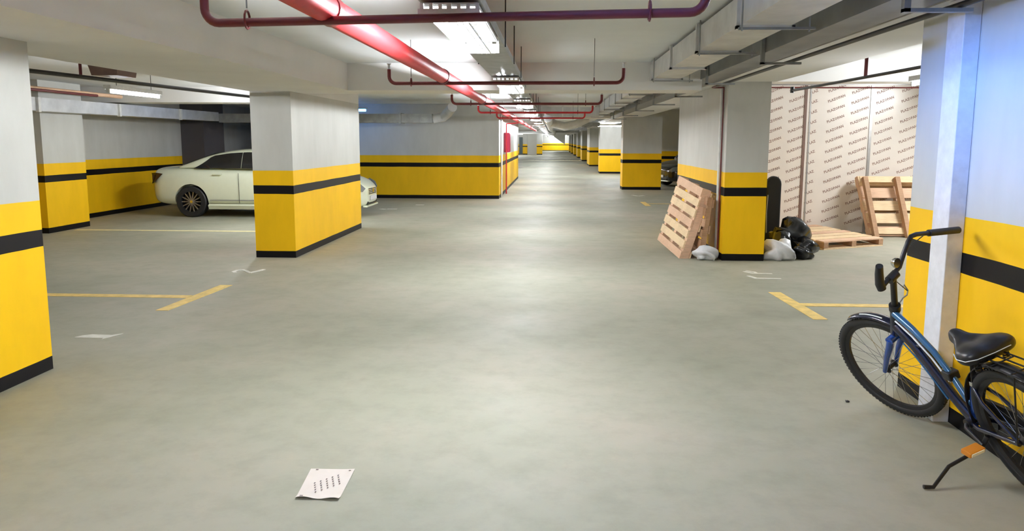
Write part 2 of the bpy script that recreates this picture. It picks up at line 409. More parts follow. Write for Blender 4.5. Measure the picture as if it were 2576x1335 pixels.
# ------------------------------------------------------------------ red sprinkler pipes
zp = 2.19
def arc(c, a, b, r, n=6):
    """rounded corner at c between directions a and b"""
    c, a, b = Vector(c), Vector(a).normalized(), Vector(b).normalized()
    return [c+a*r*(1-math.sin(k/n*PI/2))+b*r*(1-math.cos(k/n*PI/2)) for k in range(n+1)]
zm, xm = 2.255, -1.114
t = root('sprinkler_main', (xm, 0, zm), 'thick bright red main pipe running along the ceiling', 'pipe')
MB().tube([(xm, -7.9, zm), (xm, 20.0, zm), (xm, 48, zm)], .069, 20).build('pipe', 'red', t, smooth='auto')
for y in (3.75, 7.6, 11.8, 16.0, 20.2):
    MB().tube([(xm, y-.05, zm), (xm, y+.05, zm)], .076, 20).build('coupling', 'darkred', t, smooth='auto')
def branch(y, x0, x1, rise, r, label, rods, mat='darkred', dy=0):
    t = root('sprinkler_branch', ((x0+x1)/2, y, zp), label, 'pipe', 'sprinkler branch pipes over the lane')
    z = zp+.085 if False else zp
    P = [Vector((x0, y+dy/2, z+rise))]+arc((x0, y+dy/2, z), (0, 0, 1), (1, 0, 0), .07)+arc((x1, y-dy/2, z), (-1, 0, 0), (0, 0, 1), .07)+[Vector((x1, y-dy/2, z+rise))]
    MB().tube(P, r, 12).build('pipe', mat, t, smooth='auto')
    for x in (x0, x1):
        yy = y+dy/2 if x == x0 else y-dy/2
        h = MB().tube([(x, yy, z+rise), (x, yy, z+rise+.05)], [.012, .012], 8); h.tube([(x, yy, z+rise+.05), (x, yy, z+rise+.056)], .022, 12)
        h.build('sprinkler_head', 'chrome', t)
    for x in rods:
        yy = y+dy/2-(dy*(x-x0)/(x1-x0))
        MB().tube([(x, yy, z+r+.045), (x, yy, Zc)], .004, 6).build('hanger_rod', 'galvd', t)
        c = [(x, yy+math.cos(a)*(r+.012), z+.012+math.sin(a)*(r+.022)) for a in [k/12*2*PI for k in range(12)]]
        MB().tube(c, .006, 6, closed=True).build('clamp', 'darkred', t)
    return t
branch(3.60, -1.72, .675, .22, .021, 'nearest dark red pipe crossing the lane with upturned ends', (-1.50, .43), dy=.22)
branch(7.62, -1.665, .69, .14, .018, 'second dark red pipe crossing the lane with upturned ends', (-1.44, .40), dy=.05)
branch(11.9, -1.6, .75, .14, .020, 'third dark red pipe crossing the lane beyond the cross beam', (-1.3, .5))
branch(15.6, -1.55, .8, .14, .020, 'fourth red pipe crossing the lane above the hose cabinet', (-1.3, .5), 'red')
branch(19.4, -1.45, .8, .14, .020, 'fifth red pipe crossing the lane, farthest of them', (-1.3, .5), 'red')
# hose cabinet + riser
t = root('hose_cabinet', (-1.37, 23.3, 1.26), 'red fire hose cabinet on the side wall of the block room', 'fire cabinet')
MB().box((-1.499, 23.0, 1.26), (-1.33, 23.6, 1.85)).build('body', 'redbox', t, bevel=.01)
MB().box((-1.33, 23.04, 1.30), (-1.315, 23.55, 1.81)).build('door', 'redbox', t)
MB().box((-1.315, 23.08, 1.52), (-1.30, 23.11, 1.60)).build('handle', 'chrome', t)
tag(MB().tube([(-1.42, 22.9, .0), (-1.42, 22.9, 2.12), (-1.05, 22.9, 2.15)], .02, 10).build('riser_pipe', 'red', origin=(-1.36, 22.9, 0), smooth='auto'), 'thin red riser pipe rising beside the hose cabinet', 'pipe')
tag(MB().tube([(-1.465, 21.4, .0), (-1.465, 21.4, 2.5)], .03, 12).build('drain_pipe', 'white', origin=(-1.455, 21.4, 0), smooth='auto'), 'white vertical pipe at the corner of the block room', 'pipe')
tag(MB().box((-1.5, 24.6, 1.25), (-1.46, 25.1, 1.75)).build('wall_notice', 'white', origin=(-1.48, 24.8, 1.5)), 'white notice board on the wall behind the hose cabinet', 'sign')

# ------------------------------------------------------------------ air duct along the right
t = root('air_duct', (1.405, 0, 2.385), 'long galvanised air duct running along the ceiling on the right', 'air duct')
MB().box((1.235, -7.5, 2.385), (1.575, 46, 2.585)).build('duct', 'galv', t)
jy = [2.3, 3.75, 5.22, 6.66, 8.1, 9.55, 11.0, 12.4, 13.8, 15.2, 16.8, 18.4, 20.2, 22.2, 24.4, 26.6, 29, 31.5, 34, 37, 40, 43]
for y in jy:
    f = MB()
    f.box((1.212, y-.022, 2.36), (1.235, y+.022, 2.61)); f.box((1.575, y-.022, 2.36), (1.598, y+.022, 2.61)); f.box((1.212, y-.022, 2.362), (1.598, y+.022, 2.385))
    f.build('flange', 'galv', t)
for y in (5.13, 6.56, 9.45, 12.3, 15.1, 18.3, 22.1):
    f = MB(); f.box((1.205, y-.030, 2.342), (1.70, y-.008, 2.358)); f.tube([(1.22, y-.05, 2.33), (1.22, y-.05, Zc)], .006, 6); f.tube([(1.66, y-.02, 2.33), (1.66, y-.02, Zc)], .006, 6)
    f.build('hanger', 'galvd', t)
t = root('air_duct', (2.03, 0, 2.40), 'second duct, its grey darkened for the shade on its side, beside the long bright one', 'air duct')
MB().box((1.88, -7.5, 2.402), (2.18, 46, 2.60)).build('duct', 'duct2', t)
# side run of smaller duct and pipe on the right beam
t = root('black_pipe', (2.13, 0, 2.33), 'thin black pipe under the right beam, on brackets', 'pipe')
MB().tube([(2.14, -7.5, 2.335), (2.14, 9.6, 2.335), (2.14, 10.12, 2.335)], .017, 10).build('pipe', 'black', t, smooth='auto')
for y in (4.2, 6.95, 9.4):
    f = MB(); f.box((1.845, y-.02, 2.30), (1.878, y+.02, 2.60)); f.box((1.845, y-.02, 2.298), (2.20, y+.02, 2.318)); f.build('bracket', 'galvd', t)
for y, n in ((11.7, 'beside the pallet pillar'), (14.3, 'just beyond the pallet pillar'), (17.2, 'third beyond the pallet pillar'), (20.4, 'fourth beyond the pallet pillar'), (23.6, 'before the pillar by the black car')):
    f = MB(); f.box((1.845, y-.02, 2.28), (1.878, y+.02, 2.62)); f.box((1.845, y-.02, 2.278), (2.26, y+.02, 2.30))
    tag(f.build('pipe_bracket', 'galvd', origin=(1.88, y, 2.3)), 'grey angled bracket under the right beam '+n, 'bracket', 'grey brackets under the right beam')
# vertical pipes at the corner of the pallet pillar
tag(MB().tube([(2.292, 10.52, 0), (2.292, 10.52, 2.395)], .020, 12).build('conduit', 'white', origin=(2.292, 10.52, 0), smooth='auto'), 'thin white vertical conduit on the pillar behind the leaning pallets', 'pipe')
tag(MB().tube([(2.297, 10.42, 0), (2.297, 10.42, 2.335), (2.14, 10.40, 2.335), (2.14, 10.1, 2.335)], .0125, 10).build('drain_pipe', 'darkred', origin=(2.297, 10.42, 0), smooth='auto'), 'thin dark vertical pipe at the corner of the pallet pillar', 'pipe')
# white trunking at nearest right pillar
tag(MB().box((2.225, 4.31, 0), (XR-.001, 4.49, 2.398)).build('pipe_boxing', 'cream', origin=(2.27, 4.4, 0), bevel=.004), 'white square downpipe boxing on the pillar behind the bicycle', 'downpipe')
# sprinkler run over the right bays
t = root('sprinkler_branch', (3.3, 8.5, 2.3), 'thin dark pipe over the bays in front of the white panels', 'pipe')
MB().tube([(3.23, 10.5, 2.3), (3.39, 7.0, 2.3), (3.55, 3.0, 2.3)], .017, 10).build('pipe', 'black', t, smooth='auto')
MB().tube([(3.33, 8.35, 2.31), (3.33, 8.35, 2.9)], .019, 10).build('drop_pipe', 'darkred', t, smooth='auto')
MB().tube([(3.23, 10.5, 2.27), (3.23, 10.5, 2.35)], [.028, .028], 10).build('end_cap', 'black', t)
tag(MB().tube([(3.0, 13.4, 2.545), (7.5, 13.4, 2.53)], .010, 8).build('conduit', 'darkred', origin=(5, 13.4, 2.51), smooth='auto'), 'thin dark conduit along the top of the white panels', 'pipe')

# ------------------------------------------------------------------ left bay services
tag(MB().tube([(-4.75, 5.0, 2.22), (-4.63, 6.5, 2.22), (-4.24, 10.6, 2.22), (-4.1, 14, 2.22)], .02, 10).build('black_pipe', 'black', origin=(-4.5, 8, 2.22), smooth='auto'), 'thin black pipe running under the ceiling left of the wide beam', 'pipe')
t = root('junction_box', (-4.62, 7.7, 2.3), 'small brown box on the ceiling above the black pipe at the left', 'junction box')
MB().hexa([(-4.72, 7.55, 2.27), (-4.45, 7.55, 2.27), (-4.68, 7.9, 2.27), (-4.45, 7.9, 2.27), (-4.80, 7.5, 2.62), (-4.40, 7.5, 2.62), (-4.76, 7.95, 2.62), (-4.40, 7.95, 2.62)]).build('body', 'brownprof', t)
MB().tube([(-4.80, 7.5, 2.24), (-4.80, 7.5, 2.62)], .015, 8).build('drop_pipe', 'darkred', t)
t = root('air_duct', (-8.4, 10, 2.1), 'grey rectangular duct along the wall above the left half pillar', 'air duct')
MB().box((-8.70, -2, 2.08), (-8.40, 18.6, 2.30)).build('duct', 'galv', t)
for y in (11.9, 14.2, 16.6): MB().box((-8.415, y, 2.06), (-8.36, y+.06, 2.30)).build('clamp', 'white', t)
tag(MB().tube([(-8.2, -2, 2.42), (-8.2, 14.0, 2.42)], .035, 10).build('conduit', 'wood2', origin=(-8.2, 8, 2.42), smooth='auto'), 'pinkish conduit above the grey duct at the left wall', 'pipe')
tag(MB().tube([(-7.8, -2, 2.36), (-7.8, 12.6, 2.36)], .022, 10).build('conduit', 'darkred', origin=(-7.8, 8, 2.36), smooth='auto'), 'dark conduit beside the pinkish one over the left bays', 'pipe')
t = root('air_duct', (-6, 18.8, 2.05), 'dark grey duct crossing in front of the block room wall', 'air duct')
MB().box((-8.4, 18.6, 2.05), (-3.0, 19.0, 2.27)).build('duct', 'galvd', t)
for x in (-7.4, -6.2, -5.0, -3.8): MB().box((x-.03, 18.57, 2.03), (x+.03, 19.03, 2.29)).build('flange', 'galvd', t)
MB().tube([(-3.0, 18.8, 2.16), (-2.75, 18.8, 2.2), (-2.6, 18.6, 2.3), (-2.45, 18.3, 2.42)], .12, 14).build('flexible_hose', 'galv', t, smooth='auto')
# distant ducts over the lane
t = root('air_duct', (.4, 21.5, 2.3), 'distant galvanised duct crossing the lane into the long duct', 'air duct')
MB().box((-.05, 20.6, 2.28), (1.235, 21.0, 2.52)).build('duct', 'galv', t)
MB().hexa([(-.45, 20.55, 2.42), (-.05, 20.6, 2.28), (-.45, 21.05, 2.42), (-.05, 21, 2.28), (-.45, 20.55, 2.6), (-.05, 20.6, 2.52), (-.45, 21.05, 2.6), (-.05, 21, 2.52)]).build('transition', 'galv', t)
for x in (.25, .7): MB().box((x-.02, 20.57, 2.25), (x+.02, 21.03, 2.55)).build('flange', 'white', t)
t = root('air_duct', (.3, 27, 2.1), 'distant curved flexible duct sagging over the lane', 'air duct')
MB().tube([(-.25, 27, 2.42), (.0, 27, 2.22), (.4, 27, 2.12), (.8, 27, 2.2), (1.235, 27, 2.42)], .15, 14).build('hose', 'galv', t, smooth='auto')
t = root('air_duct', (-.2, 40, 2.3), 'distant round duct running down the middle of the lane', 'air duct')
MB().tube([(-.15, 21, 2.25), (-.15, 40, 2.25), (.1, 60, 2.25), (.1, 85, 2.25)], .13, 14).build('pipe', 'galv', t, smooth='auto')
for y, n in ((31, 'first'), (43, 'second'), (55, 'third')):
    tag(MB().box((-.1, y, 2.2), (1.9, y+.3, 2.36)).build('air_duct', 'galvd', origin=(1, y, 2.2)), 'distant flat grey duct crossing the lane, %s beyond the curved hose' % n, 'air duct')

# ------------------------------------------------------------------ white printed panel enclosure
def text_mesh(txt, size):
    cu = bpy.data.curves.new('t', 'FONT'); cu.body = txt; cu.size = size; cu.offset = .0022; cu.resolution_u = 1; cu.align_x = 'LEFT'
    o = bpy.data.objects.new('t', cu); COL.objects.link(o)
    bpy.context.view_layer.update()
    me = bpy.data.meshes.new_from_object(o.evaluated_get(bpy.context.evaluated_depsgraph_get()))
    v = [tuple(p.co) for p in me.vertices]; f = [tuple(p.vertices) for p in me.polygons]
    bpy.data.objects.remove(o); bpy.data.curves.remove(cu); bpy.data.meshes.remove(me)
    return v, f
TV, TF = text_mesh('PLAZOPAN', .062)
PY = 13.73
seams = [3.30, 4.48, 5.625, 6.80, 7.95]
names = ['leftmost white printed panel beside the pallet pillar', 'white printed panel behind the flat pallet', 'white printed panel behind the upright pallet', 'white printed panel mostly hidden by the nearest right pillar']
cols = [[(3.78, 1), (4.19, 1)], [(4.545, .52), (4.86, 1), (5.27, 1)], [(5.70, 1), (6.13, 1), (6.5, 1)], [(6.9, 1), (7.3, 1)]]
def printed(verts_at, parent):
    bm = MB()
    for (X, Z, part) in verts_at:
        ca, sa = math.cos(math.radians(21)), math.sin(math.radians(21)); vm = {}
        for f in TF:
            c = [TV[i] for i in f]
            if part < 1 and max(p[0] for p in c) > .15: continue
            for i in f:
                if i not in vm:
                    x, y = TV[i][0], TV[i][1]
                    vm[i] = bm.bm.verts.new((X+x*ca-y*sa, PY-.002, Z+x*sa+y*ca))
            try: bm.bm.faces.new([vm[i] for i in f])
            except ValueError: pass
    bm.build('printed_lettering', 'print', parent)
for k in range(4):
    t = root('sandwich_panel', ((seams[k]+seams[k+1])/2, PY, 0), names[k], 'wall panel', 'white printed panels of the enclosure')
    MB().box((seams[k]+.012, PY, 0), (seams[k+1]-.012, PY+.05, 2.62)).build('sheet', 'panel', t)
    printed([(x, .13+r*.178+(.03 if j % 2 else 0), p) for j, (x, p) in enumerate(cols[k]) for r in range(14)], t)
    f = MB(); f.box((seams[k+1]-.035, PY-.012, 0), (seams[k+1]+.012, PY+.02, 2.6)); f.build('joint_profile', 'brownprof' if k == 0 else 'alu', t)
    if k == 0: MB().box((seams[1]+.06, PY-.008, 0), (seams[1]+.085, PY, 2.6)).build('edge_trim', 'alu', t)
tag(MB().box((3.28, PY-.02, 2.60), (8.0, PY+.07, 2.66)).build('top_rail', 'alu', origin=(5.6, PY, 2.6)), 'aluminium rail along the top of the white panels', 'rail')
t = root('sandwich_panel', (3.3, 16, 0), 'side wall panel of the white enclosure hidden behind the pallet pillar', 'wall panel')
MB().box((3.24, PY, 0), (3.29, 18.5, 2.62)).build('sheet', 'panel', t)

# ------------------------------------------------------------------ pallets
def pallet(origin, u, v, w, label, nslat=7, mat='wood', side='woodd', deck2=True, base=None):
    """u: along the slats, v: across the slats, w: through the thickness, away from the slatted face"""
    O, u, v, w = map(Vector, (origin, u, v, w)); uh, vh, wh = u.normalized(), v.normalized(), w.normalized(); U, V, W = u.length, v.length, w.length
    t = root('pallet', base or tuple(O), label, 'pallet', 'wooden pallets')
    n = nslat; sw = V/(n+(n-1)*.30); gap = sw*.30
    def loc(a, b, c): return O+uh*a+vh*b+wh*c
    for k in range(n):
        b0 = k*(sw+gap); j = random.uniform(-.012, .012)
        MB().obox(loc(j, b0, 0), uh*U, vh*(sw*random.uniform(.92, 1.04)), wh*.02).build('deck_board', mat if k % 3 else 'wood2', t)
    for a in (0, U/2-.045, U-.09):
        MB().obox(loc(a, 0, .02), uh*.09, vh*V, wh*(W-.045)).build('stringer', side, t)
    if deck2:
        for k in (0, .42, .84):
            MB().obox(loc(0, V*k, W-.02), uh*U, vh*V*.13, wh*.02).build('bottom_board', mat, t)
    return t
pallet((1.763, 10.38, .0), (-.163, 1.02, .13), (.317, .12, .967), (.145, .01, -.045), 'pale wooden pallet leaning outermost against the pillar', 7, 'wood', 'wood2')
pallet((2.02, 10.33, .0), (-.06, 1.0, .02), (.10, .02, .86), (.10, .01, -.015), 'brown wooden pallet wedged between the outer pallet and the pillar', 6, 'woodd', 'woodd')
pallet((4.08, 11.36, .125), (1.10, .55, 0), (-.40, 1.85, 0), (0, 0, -.125), 'pale wooden pallet lying flat on the floor before the white panels', 7, 'wood', 'woodd', base=(4.08, 11.36, 0))
O = Vector((5.18, 12.98, 0))
pallet((5.43, 13.0, .02), (1.25, 0, 0), (-.08, .50, 1.0), (0, .13, -.05), 'wooden pallet standing upright against the white panels', 5, 'wood', 'wood2', base=(5.43, 13.0, 0))
t = root('pallet', (5.35, 12.9, 0), 'front pallet of the upright pair, its dark stringers facing out', 'pallet', 'wooden pallets')
for x in (5.46, 6.0, 6.5):
    MB().obox((x, 12.86, 0), (.075, 0, 0), (-.10, .40, 1.02), (0, .09, -.035)).build('stringer', 'woodd', t)
for z in (.06, .92): MB().obox((5.44-z*.10, 12.955+z*.40, z), (1.2, 0, 0), (-.01, .04, .10), (0, .02, -.008)).build('deck_board', 'wood', t)

# ------------------------------------------------------------------ bags and case behind the pillar
def blob(name, c, rad, mat, label, cat, seed, amp=.28, sub=3, sq=.7):
    rnd = random.Random(seed); bm = bmesh.new(); bmesh.ops.create_icosphere(bm, subdivisions=sub, radius=1)
    ph = [(rnd.uniform(2, 7), rnd.uniform(2, 7), rnd.uniform(2, 7), rnd.uniform(0, 6)) for _ in range(7)]
    for v in bm.verts:
        p = v.co.copy(); f = 1.
        for (a, b, c2, d) in ph: f += amp/7*2.2*math.sin(a*p.x+b*p.y+c2*p.z+d)
        p *= f
        if p.z < -sq: p.z = -sq-(p.z+sq)*.06
        v.co = Vector((p.x*rad[0], p.y*rad[1], (p.z+sq)*rad[2]))
    mn = min(v.co.z for v in bm.verts)
    for v in bm.verts: v.co.z -= mn
    me = bpy.data.meshes.new(name); bm.to_mesh(me); bm.free(); me.materials.append(MT[mat])
    for p in me.polygons: p.use_smooth = True
    o = bpy.data.objects.new(name, me); COL.objects.link(o); o.location = c
    return tag(o, label, cat)
t = root('instrument_case', (3.20, 11.05, .0), 'tall black round-topped case standing behind the pallet pillar', 'case')
pr = [(-.105, 0), (.105, 0), (.105, .9)]+[(.105*math.cos(a), .95+.125*math.sin(a)) for a in [k/10*PI for k in range(11)]]+[(-.105, .9)]
MB().prism([(3.20+x, 11.0, .12+z*.93) for x, z in pr], (0, .1, 0)).build('body', 'case', t, bevel=.02)
MB().box((3.13, 11.0, 0), (3.28, 11.1, .13)).build('base', 'case', t)
MB().tube([(3.11, 10.985, .3), (3.10, 10.985, .6), (3.11, 10.985, .85)], .008, 6).build('zip', 'galvd', t)
blob('garbage_bag', (3.42, 10.80, 0), (.24, .18, .30), 'bag', 'large shiny black plastic bag heaped beside the case', 'bag', 3)
blob('garbage_bag', (3.50, 10.52, 0), (.15, .14, .14), 'bag', 'small crumpled black bag in front of the large one', 'bag', 5, .5)
blob('garbage_bag', (3.24, 10.66, 0), (.16, .12, .18), 'bag', 'crumpled black bag between the white bag and the case', 'bag', 8, .5)
blob('plastic_bag', (3.12, 10.36, 0), (.18, .11, .16), 'wbag', 'crumpled white plastic bag behind the pallet pillar corner', 'bag', 11, .5)
blob('plastic_bag', (2.10, 10.28, 0), (.15, .09, .11), 'wbag', 'small white plastic bag tucked under the leaning pallets', 'bag', 14, .55)

# ------------------------------------------------------------------ paper on the floor
def flat_sheet(name, pts, mat, label, cat, curl):
    p00, p10, p11, p01 = [Vector((x, y, 0)) for x, y in pts]; N = 10; bm = MB(); g = []
    for i in range(N+1):
        row = []
        for j in range(N+1):
            a, b = i/N, j/N; p = p00*(1-a)*(1-b)+p10*a*(1-b)+p11*a*b+p01*(1-a)*b
            p.z = .003+curl*(max(0, .12-b)/.12)**2*(.6+.4*math.sin(a*9))+curl*1.2*max(0, a+b-1.75)
            row.append(bm.bm.verts.new(p))
        g.append(row)
    for i in range(N):
        for j in range(N): bm.bm.faces.new((g[i][j], g[i+1][j], g[i+1][j+1], g[i][j+1]))
    return bm
t = root('paper_sheet', (-1.07, 3.3, 0), 'creased white paper sheet with grey dots lying on the lane floor', 'paper')
flat_sheet('sheet', [(-1.156, 3.158), (-.955, 3.155), (-.965, 3.474), (-1.185, 3.47)], 'paper', '', '', .012).build('sheet', 'paper', t, smooth=True)
d = MB()
for i in range(5):
    for j in range(5):
        cx, cy = -1.115+i*.022+j*.008, 3.31+i*.022-j*.022*1.0
        d.box((cx-.003, cy-.006, .0062), (cx+.003, cy+.006, .0068))
d.box((-1.142, 3.172, .0095), (-1.127, 3.18, .0100)); d.box((-1.155, 3.452, .0062), (-1.143, 3.46, .0068)); d.box((-.99, 3.45, .0062), (-.98, 3.458, .0068))
d.build('printed_marks', 'ink', t)
tag(blob('pebble', (1.86, 4.62, 0), (.012, .012, .008), 'black', 'x', 'debris', 4, .3, 2), 'tiny dark pebble on the floor left of the front bicycle wheel', 'debris')

# ------------------------------------------------------------------ cars
def apply_mods(o):
    dg = bpy.context.evaluated_depsgraph_get(); me = bpy.data.meshes.new_from_object(o.evaluated_get(dg))
    o.modifiers.clear(); o.data = me
def interp(tab, x):
    for (a, va), (b, vb) in zip(tab, tab[1:]):
        if a <= x <= b:
            t = (x-a)/(b-a); return va+(vb-va)*t
    return tab[0][1] if x < tab[0][0] else tab[-1][1]
def car(label, paintmat, L=4.6):
    """sedan, rear bumper at x=0, nose at x=L, y=0 on the centre line"""
    S = L/4.6; r = .325; wx = (.93*S, 3.74*S)
    t = root('car', (0, 0, 0), label, 'car')
    W = [(0, .60), (.06, .74), (.2, .83), (.6, .885), (1.2, .90), (3.2, .90), (3.9, .88), (4.25, .82), (4.47, .68), (4.57, .50), (4.6, .40)]
    Zt = [(0, .90), (.04, 1.00), (.12, 1.03), (.7, 1.045), (1.1, 1.03), (3.0, .985), (3.35, .975), (3.9, .90), (4.3, .80), (4.5, .70), (4.6, .60)]
    Zb = [(0, .36), (.1, .27), (.4, .22), (1, .2), (3.8, .19), (4.4, .19), (4.55, .22), (4.6, .28)]
    xs = [0, .03, .1, .2, .35, .55, .8, 1.1, 1.5, 2, 2.5, 3, 3.3, 3.6, 3.9, 4.1, 4.3, 4.42, 4.52, 4.58, 4.6]
    rings = []
    for x in xs:
        w, zt, zb = interp(W, x), interp(Zt, x), interp(Zb, x); h = zt-zb
        half = [(0, zb), (w*.80, zb), (w*.95, zb+h*.10), (w*.99, zb+h*.30), (w, zb+h*.52), (w*.985, zb+h*.74), (w*.93, zb+h*.90), (w*.80, zb+h*.985), (w*.4, zt+.012), (0, zt+.018)]
        rings.append([(x*S, y, z) for y, z in half]+[(x*S, -y, z) for y, z in half[-2:0:-1]])
    body = MB().loft(rings).build('body', paintmat, t, smooth=True, sub=2)
    cut = MB()
    for x in wx:
        for s in (-1, 1): cut.tube([(x, s*.55, r+.012), (x, s*1.1, r+.012)], r+.035, 40)
    co = cut.build('cutter', 'rub'); apply_mods(body)
    m = body.modifiers.new('b', 'BOOLEAN'); m.operation = 'DIFFERENCE'; m.object = co; m.solver = 'EXACT'
    apply_mods(body); bpy.data.objects.remove(co)
    body.data.set_sharp_from_angle(angle=math.radians(40))
    # greenhouse: side outline of roof
    RT = [(.50, 1.03), (.75, 1.11), (1.05, 1.235), (1.35, 1.335), (1.7, 1.405), (2.1, 1.435), (2.5, 1.43), (2.85, 1.385), (3.15, 1.26), (3.4, 1.11), (3.55, .985)]
    rr = []
    for x, zr in RT:
        zb = interp(Zt, x)-.03; wb = .80 if .9 < x < 3.1 else .72; k = (zr-zb)/.45
        wt = wb-(.24*k if k > 0 else 0); n = max(zr-zb, .01)
        half = [(0, zb), (wb, zb), (wb-(wb-wt)*.25, zb+n*.35), (wb-(wb-wt)*.62, zb+n*.75), (wt-.02, zb+n*.95), (wt*.7, zr+.004), (0, zr+.012)]
        rr.append([(x*S, y, z) for y, z in half]+[(x*S, -y, z) for y, z in half[-2:0:-1]])
    MB().loft(rr).build('cabin', paintmat, t, smooth=True, sub=2)
    # side windows: patches just proud of the cabin skin
    for s in (-1, 1):
        def skin(x, f):
            zb = interp(Zt, x)-.03; zr = interp(RT, x); wb = .80 if .9 < x < 3.1 else .72; k = (zr-zb)/.45; wt = wb-.24*k; z = zb+(zr-zb)*f
            yy = wb-(wb-wt)*(.25*f/.35 if f < .35 else .25+.37*(f-.35)/.4)
            return Vector((x*S, s*(yy+.012), z))
        for nm, x0, x1 in (('rear_side_window', .98, 1.995), ('front_side_window', 2.005, 3.12)):
            g = []
            for i in range(13):
                x = x0+(x1-x0)*i/12; hi = .84
                if x0 < 1 and x < 1.35: hi = .10+(x-.98)/.37*.74
                if x1 > 3 and x > 2.85: hi = .84-(x-2.85)/.27*.5
                g.append([skin(x, .10+(hi-.10)*j/5) for j in range(6)])
            b = MB(); R = [[b.bm.verts.new(p) for p in row] for row in g]
            for A, B in zip(R, R[1:]):
                for j in range(5):
                    b.bm.faces.new((A[j], A[j+1], B[j+1], B[j]))
            b.build(nm, 'glass', t, smooth=True)
        for nm, px, z in (('door_handle', 1.42, .90), ('door_handle', 2.42, .87)):
            MB().box((px*S, s*.893-.012, z-.010), ((px+.2)*S, s*.893+.016, z+.012)).build(nm, paintmat, t, bevel=.006)
        for px in (1.98, 3.05):
            MB().box((px*S, s*.902-.008, .30), (px*S+.006, s*.902-.0005, .93)).build('door_gap', 'rub', t)
        MB().box((1.35*S, s*.90-.008, .355), (3.3*S, s*.90+.008, .372)).build('side_trim', 'galvd', t)
        MB().prism([(1.3*S, s*.86, .17), (3.4*S, s*.86, .17), (3.4*S, s*.905, .25), (1.3*S, s*.905, .25)], (0, -s*.05, .03)).build('sill', paintmat, t)
        MB().prism([(.02*S, s*.66, .80), (.05*S, s*.76, .92), (.20*S, s*.845, .93), (.34*S, s*.865, .91), (.12*S, s*.82, .72), (.05*S, s*.76, .70)], (-.004, s*.012, 0)).build('tail_light', 'tail', t)
        MB().prism([(4.20*S, s*.845, .70), (4.34*S, s*.80, .76), (4.50*S, s*.64, .70), (4.575*S, s*.52, .60), (4.53*S, s*.60, .53), (4.36*S, s*.79, .60)], (.004, s*.008, .002)).build('headlight', 'lamp', t)
        mi = MB(); mi.box((2.95*S, s*.86-.08, .98), (3.13*S, s*.98+.02*s, 1.10)); mi.build('mirror', paintmat, t, bevel=.03)
        for x in wx:
            w = MB().lathe([(r-.11, -.1), (r-.02, -.1), (r, -.08), (r, .08), (r-.02, .1), (r-.11, .1)], (x, s*.79, r), (0, 1, 0), (1, 0, 0), 40).build('wheel', 'rub', t, smooth='auto')
            m = MB().lathe([(r-.115, -.08), (r-.10, .095), (r-.085, .095), (r-.10, -.09)], (x, s*.79, r), (0, s, 0), (1, 0, 0), 40); 
            for k in range(14):
                a = k*2*PI/14; d = Vector((math.cos(a), 0, math.sin(a))); n = Vector((-math.sin(a), 0, math.cos(a))); c = Vector((x, s*.79, r))
                m.obox(c+d*.03-n*.011+Vector((0, s*.055, 0)), d*(r-.125), n*.022, Vector((0, s*.02, 0)))
            m.tube([(x, s*.82, r), (x, s*.875, r)], [.05, .035], 16)
            o = m.build('rim', 'rim', w, origin=(0, 0, 0)); 
            MB().tube([(x, s*.874, r), (x, s*.879, r)], .03, 16).build('hub_cap', 'chrome', w, origin=(0, 0, 0))
            MB().tube([(x, s*.70, r), (x, s*.73, r)], r-.12, 24).build('brake_disc', 'black', w, origin=(0, 0, 0))
    # rear screen / windscreen
    def scr(nm, a, b):
        P = []
        for x, f in (a, b):
            z = interp(RT, x)+.016; P.append((x*S, f, z))
        (xa, fa, za), (xb, fb, zb) = P
        MB().ngon([(xa, -fa, za), (xa, fa, za), (xb, fb, zb), (xb, -fb, zb)]).build(nm, 'glass', t)
    scr('rear_window', (.62, .60), (1.38, .47)); scr('windscreen', (2.9, .50), (3.46, .62))
    g = MB(); g.hexa([(4.585*S, -.36, .44), (4.585*S, .36, .44), (4.50*S, -.36, .44), (4.50*S, .36, .44), (4.56*S, -.34, .63), (4.56*S, .34, .63), (4.48*S, -.34, .63), (4.48*S, .34, .63)]); g.build('grille_surround', 'chrome', t)
    gi = MB()
    for z in (.465, .50, .535, .57): gi.box((4.55*S, -.33, z), (4.600*S, .33, z+.02))
    gi.build('grille', 'black', t)
    MB().tube([(4.60*S, 0, .54), (4.612*S, 0, .54)], .055, 20).build('badge', 'chrome', t)
    MB().box((4.57*S, -.26, .34), (4.625*S, .26, .43)).build('number_plate', 'plate', t)
    MB().box((4.48*S, -.42, .25), (4.592*S, .42, .32)).build('lower_intake', 'black', t, bevel=.01)
    MB().box((4.5*S, -.5, .195), (4.60*S, .5, .235)).build('front_lip', paintmat, t, bevel=.015)
    MB().box((-.015, -.26, .62), (.03, .26, .73)).build('number_plate', 'plate', t)
    return t
c1 = car('cream white sedan parked behind the middle left pillar', 'carw', 4.58)
c1.location = (-8.52, 16.19, 0)
c2 = dup(c1, (7.88, 29.08, 0), 'black car parked beside the distant right pillar, nose to the lane', PI*1.15)
for ch in c2.children:
    if ch.name.split('.')[0] in ('body', 'cabin', 'door_handle', 'sill', 'mirror'):
        ch.data = ch.data.copy(); ch.data.materials.clear(); ch.data.materials.append(MT['carb'])

